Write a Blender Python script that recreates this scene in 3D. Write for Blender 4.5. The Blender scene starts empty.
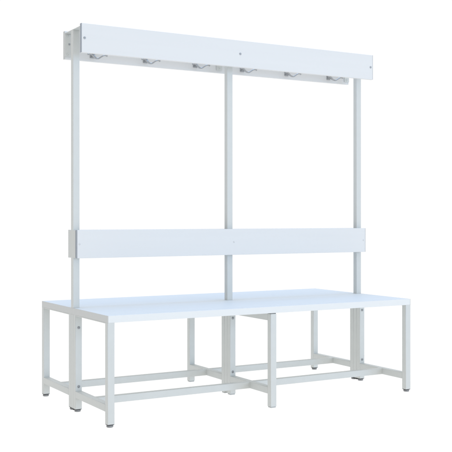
import bpy, bmesh, math
from mathutils import Vector, Matrix

S = bpy.context.scene
COL = S.collection

# ------------------------------------------------------------- materials
def new_mat(name):
    m = bpy.data.materials.new(name); m.use_nodes = True
    return m, m.node_tree, m.node_tree.nodes['Principled BSDF']

def paint(name, col, rough=0.4, spec=0.4, var=0.03, scale=40.0, bump=0.0, stretch=(1, 1, 1), metallic=0.0):
    """procedural coating: faint tone variation, roughness variation, fine bump"""
    m, nt, p = new_mat(name)
    N, L = nt.nodes, nt.links
    tc = N.new('ShaderNodeTexCoord'); mp = N.new('ShaderNodeMapping')
    mp.inputs['Scale'].default_value = stretch
    L.new(tc.outputs['Object'], mp.inputs['Vector'])
    nz = N.new('ShaderNodeTexNoise'); nz.inputs['Scale'].default_value = scale; nz.inputs['Detail'].default_value = 5
    L.new(mp.outputs['Vector'], nz.inputs['Vector'])
    cr = N.new('ShaderNodeMapRange')
    cr.inputs['From Min'].default_value = 0.25; cr.inputs['From Max'].default_value = 0.75
    cr.inputs['To Min'].default_value = 1 - var; cr.inputs['To Max'].default_value = 1 + var
    L.new(nz.outputs['Fac'], cr.inputs['Value'])
    mx = N.new('ShaderNodeVectorMath'); mx.operation = 'SCALE'
    mx.inputs[0].default_value = col[:3]
    L.new(cr.outputs['Result'], mx.inputs['Scale'])
    L.new(mx.outputs['Vector'], p.inputs['Base Color'])
    rr = N.new('ShaderNodeMapRange')
    rr.inputs['To Min'].default_value = rough * 0.85; rr.inputs['To Max'].default_value = rough * 1.15
    L.new(nz.outputs['Fac'], rr.inputs['Value']); L.new(rr.outputs['Result'], p.inputs['Roughness'])
    p.inputs['Specular IOR Level'].default_value = spec
    p.inputs['Metallic'].default_value = metallic
    if bump:
        n2 = N.new('ShaderNodeTexNoise'); n2.inputs['Scale'].default_value = 900; n2.inputs['Detail'].default_value = 2
        L.new(mp.outputs['Vector'], n2.inputs['Vector'])
        b = N.new('ShaderNodeBump'); b.inputs['Strength'].default_value = bump; b.inputs['Distance'].default_value = 0.0003
        L.new(n2.outputs['Fac'], b.inputs['Height']); L.new(b.outputs['Normal'], p.inputs['Normal'])
    return m

M_STEEL = paint('powder_coated_steel', (0.605, 0.625, 0.610), 0.45, 0.3, 0.02, 25, 0.25)
M_BOARD = paint('white_laminate', (0.70, 0.71, 0.71), 0.4, 0.3, 0.012, 6, 0.12, (0.25, 6, 6))
M_SEAT = paint('white_laminate_seat', (0.665, 0.70, 0.715), 0.5, 0.08, 0.025, 5, 0.05, (0.25, 8, 8))
M_EDGE = paint('white_edge_band', (0.735, 0.755, 0.755), 0.4, 0.3, 0.01, 20)
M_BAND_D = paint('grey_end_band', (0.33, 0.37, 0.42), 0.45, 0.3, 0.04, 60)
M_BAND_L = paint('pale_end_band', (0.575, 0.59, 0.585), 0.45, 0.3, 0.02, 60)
M_ZINC = paint('zinc_hook', (0.40, 0.41, 0.42), 0.32, 0.5, 0.06, 120, 0.2, metallic=0.75)
M_SCREW = paint('zinc_screw', (0.36, 0.38, 0.40), 0.35, 0.5, 0.05, 200, metallic=0.6)
M_CAP = paint('white_screw_cap', (0.73, 0.74, 0.74), 0.4, 0.4, 0.02, 200)
M_BLACK = paint('dark_plastic', (0.07, 0.072, 0.075), 0.5, 0.4, 0.1, 150, 0.2)
M_FOOT = paint('grey_plastic', (0.24, 0.245, 0.25), 0.5, 0.4, 0.06, 150, 0.2)
M_PLUG = paint('pale_plastic', (0.46, 0.48, 0.48), 0.5, 0.4, 0.04, 150)

# ------------------------------------------------------------- mesh helpers
def obj(name, bm, mat, parent=None, smooth=True, extra=()):
    me = bpy.data.meshes.new(name)
    bm.normal_update(); bm.to_mesh(me); bm.free()
    me.materials.append(mat)
    for e in extra: me.materials.append(e)
    if smooth:
        for p in me.polygons: p.use_smooth = True
    o = bpy.data.objects.new(name, me); COL.objects.link(o)
    if parent is not None: o.parent = parent
    if smooth:
        mod = o.modifiers.new('wn', 'WEIGHTED_NORMAL'); mod.keep_sharp = True
    return o

def add_box(bm, x0, x1, y0, y1, z0, z1, bev=0.0, seg=3, axis=None):
    """box; bev rounds all edges, or only the edges that run along `axis` (0,1,2)"""
    vs = [bm.verts.new((x, y, z)) for x in (x0, x1) for y in (y0, y1) for z in (z0, z1)]
    q = [(0, 1, 3, 2), (4, 6, 7, 5), (0, 4, 5, 1), (2, 3, 7, 6), (0, 2, 6, 4), (1, 5, 7, 3)]
    fs = [bm.faces.new([vs[i] for i in f]) for f in q]
    if bev:
        es = set(e for f in fs for e in f.edges)
        if axis is not None:
            es = [e for e in es if abs((e.verts[0].co - e.verts[1].co).normalized()[axis]) > 0.9]
        bmesh.ops.bevel(bm, geom=list(es), offset=bev, segments=seg, profile=0.5, affect='EDGES', clamp_overlap=True)
    return bm

def box(*a, **k):
    bm = bmesh.new(); add_box(bm, *a, **k); return bm

def add_lathe(bm, c, axis, prof, n=28):
    """prof: (radius, distance) pairs along axis from c"""
    a = Vector(axis).normalized()
    u = a.orthogonal().normalized(); v = a.cross(u)
    rings = []
    for r, t in prof:
        p = Vector(c) + a * t
        if r < 1e-6: rings.append([bm.verts.new(p)]); continue
        rings.append([bm.verts.new(p + (u * math.cos(2 * math.pi * i / n) + v * math.sin(2 * math.pi * i / n)) * r) for i in range(n)])
    for A, B in zip(rings, rings[1:]):
        for i in range(n):
            j = (i + 1) % n
            if len(A) == 1 and len(B) > 1: bm.faces.new([A[0], B[i], B[j]])
            elif len(B) == 1 and len(A) > 1: bm.faces.new([A[j], A[i], B[0]])
            elif len(A) > 1: bm.faces.new([A[j], A[i], B[i], B[j]])
    bmesh.ops.recalc_face_normals(bm, faces=bm.faces[:])
    return bm

def add_tube(bm, pts, rad, n=14):
    """swept round wire with rounded ends; rad may be a list"""
    pts = [Vector(p) for p in pts]
    # Catmull-Rom resample
    P = [pts[0]] + pts + [pts[-1]]; R = rad if isinstance(rad, (list, tuple)) else [rad] * len(pts)
    R = [R[0]] + list(R) + [R[-1]]
    out = []; rr = []
    for i in range(1, len(P) - 2):
        for k in range(6):
            t = k / 6
            a, b, c, d = P[i - 1], P[i], P[i + 1], P[i + 2]
            out.append(0.5 * ((2 * b) + (c - a) * t + (2 * a - 5 * b + 4 * c - d) * t * t + (3 * b - a - 3 * c + d) * t ** 3))
            rr.append(R[i] * (1 - t) + R[i + 1] * t)
    out.append(P[-2]); rr.append(R[-2])
    rings = []; up = None
    for i, p in enumerate(out):
        t = (out[min(i + 1, len(out) - 1)] - out[max(i - 1, 0)]).normalized()
        u = t.orthogonal().normalized() if up is None else (up - t * up.dot(t)).normalized()
        up = u; v = t.cross(u)
        rings.append([bm.verts.new(p + (u * math.cos(2 * math.pi * k / n) + v * math.sin(2 * math.pi * k / n)) * rr[i]) for k in range(n)])
    for A, B in zip(rings, rings[1:]):
        for i in range(n):
            j = (i + 1) % n; bm.faces.new([A[i], A[j], B[j], B[i]])
    bm.faces.new(rings[0][::-1]); bm.faces.new(rings[-1])
    bmesh.ops.recalc_face_normals(bm, faces=bm.faces[:])
    return bm

# ------------------------------------------------------------- dimensions (metres)
L, D = 1.5, 0.75              # length and depth of the double bench
H, T = 0.4254, 0.027          # seat height, seat board thickness
W, DP = 0.028, 0.026          # steel tube section
M = D / 2
BEV = 0.0012
BTOP = 1.5738
EB = 0.0022                   # thickness of the banding on the seat ends
STN = [0.0, L / 2 - W / 2, L - W]            # the three frames (left x of each)
YI = [M - 1.5 * DP, M - 0.5 * DP, M + 0.5 * DP, M + 1.5 * DP]
RZ0, RZ1 = 0.058, 0.086       # low rails

root = bpy.data.objects.new('changing_room_bench', None); COL.objects.link(root)
root.empty_display_size = 0.2
root['label'] = 'white double-sided changing room bench with backrest boards and a coat hook rail above'
root['category'] = 'bench'

def screw(name, c, d, parent, r=0.0042, mat=M_SCREW, washer=0.0):
    bm = bmesh.new()
    prof = [(0, 0), (r, 0), (r, 0.0008), (r * 0.85, 0.0018), (r * 0.42, 0.0024), (r * 0.40, 0.0014), (0, 0.0014)]
    if washer:
        prof = [(0, 0), (washer, 0), (washer, 0.0012), (r, 0.0012), (r, 0.004), (r * 0.8, 0.0052), (r * 0.45, 0.0054), (r * 0.42, 0.0035), (0, 0.0035)]
    add_lathe(bm, c, d, prof, 24)
    return obj(name, bm, mat, parent)

# seats: two boards butted along the middle, notched round the uprights
def seat(front):
    bm = bmesh.new()
    g = 0.0003
    nx = W / 2 + 0.0008; ny = DP / 2 + 0.0008
    # outline counter-clockwise in local coordinates with notches on the inner side
    if front: y0, yi = 0.0, M - g
    else: y0, yi = D, M + g
    yn = M - ny if front else M + ny
    e = EB
    pts = [(e, y0), (L - e, y0), (L - e, yn)]
    pts += [(L - W - 0.0008, yn), (L - W - 0.0008, yi)]
    pts += [(L / 2 + nx, yi), (L / 2 + nx, yn), (L / 2 - nx, yn), (L / 2 - nx, yi)]
    pts += [(W + 0.0008, yi), (W + 0.0008, yn), (e, yn)]
    if not front: pts = pts[::-1]
    lo = [bm.verts.new((x, y, H - T)) for x, y in pts]; hi = [bm.verts.new((x, y, H)) for x, y in pts]
    ftop = bm.faces.new(hi); bm.faces.new(lo[::-1])
    n = len(pts)
    for i in range(n):
        j = (i + 1) % n; bm.faces.new([lo[i], lo[j], hi[j], hi[i]])
    bmesh.ops.recalc_face_normals(bm, faces=bm.faces[:])
    es = [e for e in bm.edges]
    bmesh.ops.bevel(bm, geom=es, offset=0.0006, segments=2, profile=0.5, affect='EDGES')
    bm.normal_update()
    for f in bm.faces:                                        # edge banding on the rims
        f.material_index = 1 if abs(f.normal.z) < 0.5 else 0
    o = obj('seat_board', bm, M_SEAT, root, extra=(M_EDGE,))
    a, b = (0.0, M - 0.0001) if front else (M + 0.0001, D)
    for x0, x1 in ((0, e - 0.0001), (L - e + 0.0001, L)):
        obj('end_band', box(x0, x1, a, b, H - T, H, bev=0.0004, seg=1), M_BAND_L, o)
    return o
seat(True); seat(False)

def foot(leg, x0, y0, end):
    cx, cy = x0 + W / 2, y0 + DP / 2
    if end:
        bm = bmesh.new()
        add_box(bm, x0 + 0.0006, x0 + W - 0.0006, y0 + 0.0006, y0 + DP - 0.0006, 0.0090, 0.0119, 0.0012, 2)
        obj('end_plug', bm, M_BLACK, leg)
        bm = bmesh.new()
        add_lathe(bm, (cx, cy, 0), (0, 0, 1), [(0, 0), (0.0115, 0), (0.0132, 0.0016), (0.0132, 0.0065), (0.0120, 0.0089), (0, 0.0089)])
        obj('foot', bm, M_FOOT, leg)
    else:
        bm = bmesh.new()
        add_box(bm, x0 + 0.0015, x0 + W - 0.0015, y0 + 0.0015, y0 + DP - 0.0015, 0.0005, 0.0059, 0.0015, 2)
        obj('foot', bm, M_PLUG, leg)

def leg(x0, y0, end, ztop):
    z0 = 0.012 if end else 0.006
    o = obj('leg', box(x0, x0 + W, y0, y0 + DP, z0, ztop, bev=BEV, axis=2), M_STEEL, root)
    foot(o, x0, y0, end)
    return o

for si, x in enumerate(STN):
    end = si != 1
    ztop = H - T if end else H - T - 0.0038
    for yi, y in enumerate((0.0, YI[0], YI[2], D - DP)):
        o = leg(x, y, end, ztop if yi in (0, 3) else H - T)
        if not end and yi in (0, 3):
            bm = bmesh.new()
            add_box(bm, x + 0.001, x + W - 0.001, y + 0.001, y + DP - 0.001, ztop, H - T - 0.0002, 0.0022, 3)
            obj('top_plug', bm, M_FOOT, o)
        if yi == 1:
            for z in (0.3465, 0.1045): screw('bolt', (x + W / 2, y, z), (0, -1, 0), o, 0.0035, washer=0.0058)
        if yi == 2:
            for z in (0.3465, 0.1045): screw('bolt', (x + W / 2, y + DP, z), (0, 1, 0), o, 0.0035, washer=0.0058)
    # low cross rails, and under the middle of each seat a top rail
    for a, b in ((DP, YI[0]), (YI[3], D - DP)):
        obj('cross_rail', box(x, x + W, a, b, RZ0, RZ1, bev=BEV, axis=1), M_STEEL, root)
        if end:
            obj('seat_rail', box(x, x + W, a, b, H - T - 0.004, H - T - 0.0002, bev=0.0006, seg=2), M_STEEL, root)
        else:
            obj('seat_rail', box(x, x + W, a, b, 0.3665, H - T - 0.0012, bev=BEV, axis=1), M_STEEL, root)
    # upright
    bm = bmesh.new()
    ya, yb = YI[1] + 0.0002, YI[2] - 0.0002
    add_box(bm, x, x + W, ya, yb, 0.012, H - T - 0.0002, bev=BEV, axis=2)
    add_box(bm, x + (EB + 0.0003 if si == 0 else 0.0001), x + W - (EB + 0.0003 if si == 2 else 0.0001), ya + 0.0002, yb - 0.0002, H - T - 0.0002, H + 0.0002)
    add_box(bm, x, x + W, ya, yb, H + 0.0002, BTOP, bev=BEV, axis=2)
    up = obj('upright', bm, M_STEEL, root)
    if end:
        bm = bmesh.new(); add_box(bm, x + 0.0006, x + W - 0.0006, YI[1] + 0.0008, YI[2] - 0.0008, 0.004, 0.0119, 0.0012, 2)
        obj('end_plug', bm, M_BLACK, up)

# long low rails
for y in (0.168, D - 0.168 - DP):
    for a, b in ((STN[0] + W, STN[1]), (STN[1] + W, STN[2])):
        bm = box(a, b, y, y + DP, RZ0, RZ1, bev=BEV, axis=0)
        for xe in (a, b):                                     # weld beads down both sides of each joint
            for ye in (y, y + DP):
                add_tube(bm, [(xe + (0.0006 if xe == a else -0.0006), ye, RZ0 + 0.001 + k * 0.0026) for k in range(11)],
                         [0.0011 + 0.0004 * (k % 2) for k in range(11)], 8)
        obj('long_rail', bm, M_STEEL, root)

# ------------------------------------------------------------- boards
BT = 0.016
def board(name, yf, z0, z1, band, outward, inset=0.0):
    e = 0.0015; i0, i1 = inset, L - inset
    bm = bmesh.new(); add_box(bm, i0 + e, i1 - e, yf, yf + BT, z0, z1, 0.0012, 2)
    o = obj(name, bm, M_BOARD, root)
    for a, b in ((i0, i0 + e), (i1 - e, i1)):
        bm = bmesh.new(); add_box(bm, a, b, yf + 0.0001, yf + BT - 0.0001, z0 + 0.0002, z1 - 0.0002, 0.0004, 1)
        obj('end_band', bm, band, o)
    return o

# backrest boards with spacers
ZL0, ZL1, BL = 0.6316, 0.7479, 0.0500
for s in (-1, 1):
    yf = M - BL if s < 0 else M + BL - BT
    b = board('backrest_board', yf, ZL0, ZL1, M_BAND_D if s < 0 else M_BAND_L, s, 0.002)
    yo = M - BL if s < 0 else M + BL
    for x in STN:
        xc = x + W / 2
        a0, a1 = (M - BL + BT, YI[1]) if s < 0 else (YI[2], M + BL - BT)
        obj('spacer', box(x, x + W, a0 + 0.0001, a1 - 0.0001, ZL0 + 0.001, ZL1 - 0.001, bev=0.001, seg=2), M_STEEL, root)
        screw('screw_cap', (xc, yo, (ZL0 + ZL1) / 2), (0, s, 0), b, 0.0038, M_BOARD)

# coat hook boards
ZT0, ZT1, TL = 1.4677, 1.5861, 0.1042
coat = {}
for s in (-1, 1):
    yf = M - TL if s < 0 else M + TL - BT
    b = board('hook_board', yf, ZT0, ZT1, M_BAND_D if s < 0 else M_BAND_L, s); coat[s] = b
    yo = M - TL if s < 0 else M + TL
    for x in STN:
        screw('screw', (x + W / 2, yo, 1.5268), (0, s, 0), b, 0.0052)

# brackets carrying the boards: a steel strap bent into an upside-down U over the top of each upright
AY0, AY1 = M - TL + BT, M + TL - BT
BZ0, BZ1, ST = 1.4785, 1.577, 0.0055
for k, x in enumerate(STN):
    bm = bmesh.new()
    add_box(bm, x, x + W, AY0, AY1, BZ1 - 0.003, BZ1, 0.0008, 2)
    add_box(bm, x, x + W, AY0, AY0 + ST, BZ0, BZ1 - 0.0031, 0.0008, 2)
    add_box(bm, x, x + W, AY1 - ST, AY1, BZ0, BZ1 - 0.0031, 0.0008, 2)
    br = obj('bracket', bm, M_STEEL, root)
    for s in (-1, 1):
        screw('bolt', (x + 0.0195, AY0 + ST if s < 0 else AY1 - ST, 1.5310), (0, -s, 0), br, 0.0042)
        for zz in (1.4880, 1.5655):
            screw('rivet', (x + 0.0135, AY0 + ST if s < 0 else AY1 - ST, zz), (0, -s, 0), br, 0.0052, M_STEEL)

# hooks on the inner face of the rear hook board
def hook(x, s):
    """s=+1: on the rear board facing the viewer's side; s=-1: on the front board"""
    yb = AY1 if s > 0 else AY0
    d = -s
    bm = bmesh.new()
    y0, y1 = sorted((yb, yb + d * 0.003))
    add_box(bm, x - 0.011, x + 0.011, y0, y1, 1.482, 1.546, 0.0012, 2)
    o = obj('coat_hook', bm, M_ZINC, root)
    def P(t, z, dx=0): return (x + dx, yb + d * t, z)
    bm = bmesh.new()
    add_tube(bm, [P(0.002, 1.500), P(0.016, 1.493), P(0.034, 1.480), P(0.050, 1.4735)], [0.0046, 0.0042, 0.0038, 0.0037])
    obj('stem', bm, M_ZINC, o)
    for e in (-1, 1):                                         # two lower prongs, splayed like an anchor
        bm = bmesh.new()
        add_tube(bm, [P(0.050, 1.4735), P(0.053, 1.4738, e * 0.008), P(0.056, 1.480, e * 0.017), P(0.058, 1.486, e * 0.026), P(0.059, 1.488, e * 0.036), P(0.058, 1.4865, e * 0.044)],
                 [0.0034, 0.0032, 0.0030, 0.0029, 0.0031, 0.0040])
        obj('lower_prong', bm, M_ZINC, o)
    bm = bmesh.new()
    add_tube(bm, [P(0.002, 1.531), P(0.014, 1.529), P(0.034, 1.533), P(0.052, 1.545), P(0.060, 1.558)], [0.0042, 0.0038, 0.0034, 0.0032, 0.0034])
    add_lathe(bm, P(0.060, 1.555), (0, 0, 1), [(0, 0), (0.0036, 0.0008), (0.0052, 0.003), (0.0058, 0.0055), (0.0052, 0.008), (0.0036, 0.0102), (0, 0.011)], 16)
    obj('upper_prong', bm, M_ZINC, o)
    for z in (1.5145, 1.541): screw('screw', P(0.003, z), (0, d, 0), o, 0.0028)
for i in range(6):
    hook(0.125 + 0.25 * i, 1)

# ------------------------------------------------------------- added white floor, made to glow so it stays shadowless
bm = bmesh.new()
add_lathe(bm, (L / 2, M, -0.02), (0, 0, 1), [(0, 0), (40, 0), (40, 0.02), (0, 0.02)], 96)
m, nt, p = new_mat('glowing_white_floor')
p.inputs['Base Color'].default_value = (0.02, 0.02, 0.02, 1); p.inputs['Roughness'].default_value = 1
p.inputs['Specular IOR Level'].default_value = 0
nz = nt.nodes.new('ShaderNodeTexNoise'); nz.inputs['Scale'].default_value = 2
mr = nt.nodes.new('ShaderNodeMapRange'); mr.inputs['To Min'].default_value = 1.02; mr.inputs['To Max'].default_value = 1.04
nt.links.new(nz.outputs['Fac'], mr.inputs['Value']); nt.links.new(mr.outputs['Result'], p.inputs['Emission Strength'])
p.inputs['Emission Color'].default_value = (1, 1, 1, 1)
fl = obj('floor', bm, m, None, smooth=False); fl['kind'] = 'structure'

# ------------------------------------------------------------- light
w = bpy.data.worlds.new('World'); S.world = w; w.use_nodes = True
bg = w.node_tree.nodes['Background']; bg.inputs['Color'].default_value = (1, 1, 1, 1)
# white light all round, made dimmer on the left to darken left-facing sides
tc = w.node_tree.nodes.new('ShaderNodeTexCoord'); dt = w.node_tree.nodes.new('ShaderNodeVectorMath'); dt.operation = 'DOT_PRODUCT'
dt.inputs[1].default_value = (-1, 0, 0)
mr = w.node_tree.nodes.new('ShaderNodeMapRange'); mr.interpolation_type = 'SMOOTHSTEP'
mr.inputs['From Min'].default_value = 0.1; mr.inputs['From Max'].default_value = 0.95
mr.inputs['To Min'].default_value = 1.02; mr.inputs['To Max'].default_value = 0.62
w.node_tree.links.new(tc.outputs['Generated'], dt.inputs[0]); w.node_tree.links.new(dt.outputs['Value'], mr.inputs['Value'])
w.node_tree.links.new(mr.outputs['Result'], bg.inputs['Strength'])

def area(name, loc, target, size, power, col):
    l = bpy.data.lights.new(name, 'AREA'); l.shape = 'SQUARE'; l.size = size; l.energy = power; l.color = col
    o = bpy.data.objects.new(name, l); COL.objects.link(o); o.location = loc
    o.rotation_euler = (Vector(target) - Vector(loc)).to_track_quat('-Z', 'Y').to_euler()
area('front_softbox', (4.9, -10.0, 1.2), (0.75, 0.3, 0.7), 5.0, 385, (0.42, 0.66, 1.0))
area('top_softbox', (0.9, 0.6, 6.0), (0.75, 0.375, 0.4), 3.0, 150, (0.26, 0.54, 1.0))

# ------------------------------------------------------------- camera
cam = bpy.data.cameras.new('camera'); co = bpy.data.objects.new('camera', cam); COL.objects.link(co)
co.location = (-1.3986, -3.2949, 0.7955)
co.rotation_euler = (math.radians(90), 0, -0.527)
cam.sensor_width = 36; cam.lens = 936.58 / 452 * 36
cam.shift_x = 0; cam.shift_y = -(226 - 218.4) / 452
cam.clip_start = 0.05; cam.clip_end = 500
S.camera = co
S.view_settings.view_transform = 'Standard'; S.view_settings.look = 'None'
S.view_settings.exposure = 0; S.view_settings.gamma = 1
S.render.resolution_x = S.render.resolution_y = 1024
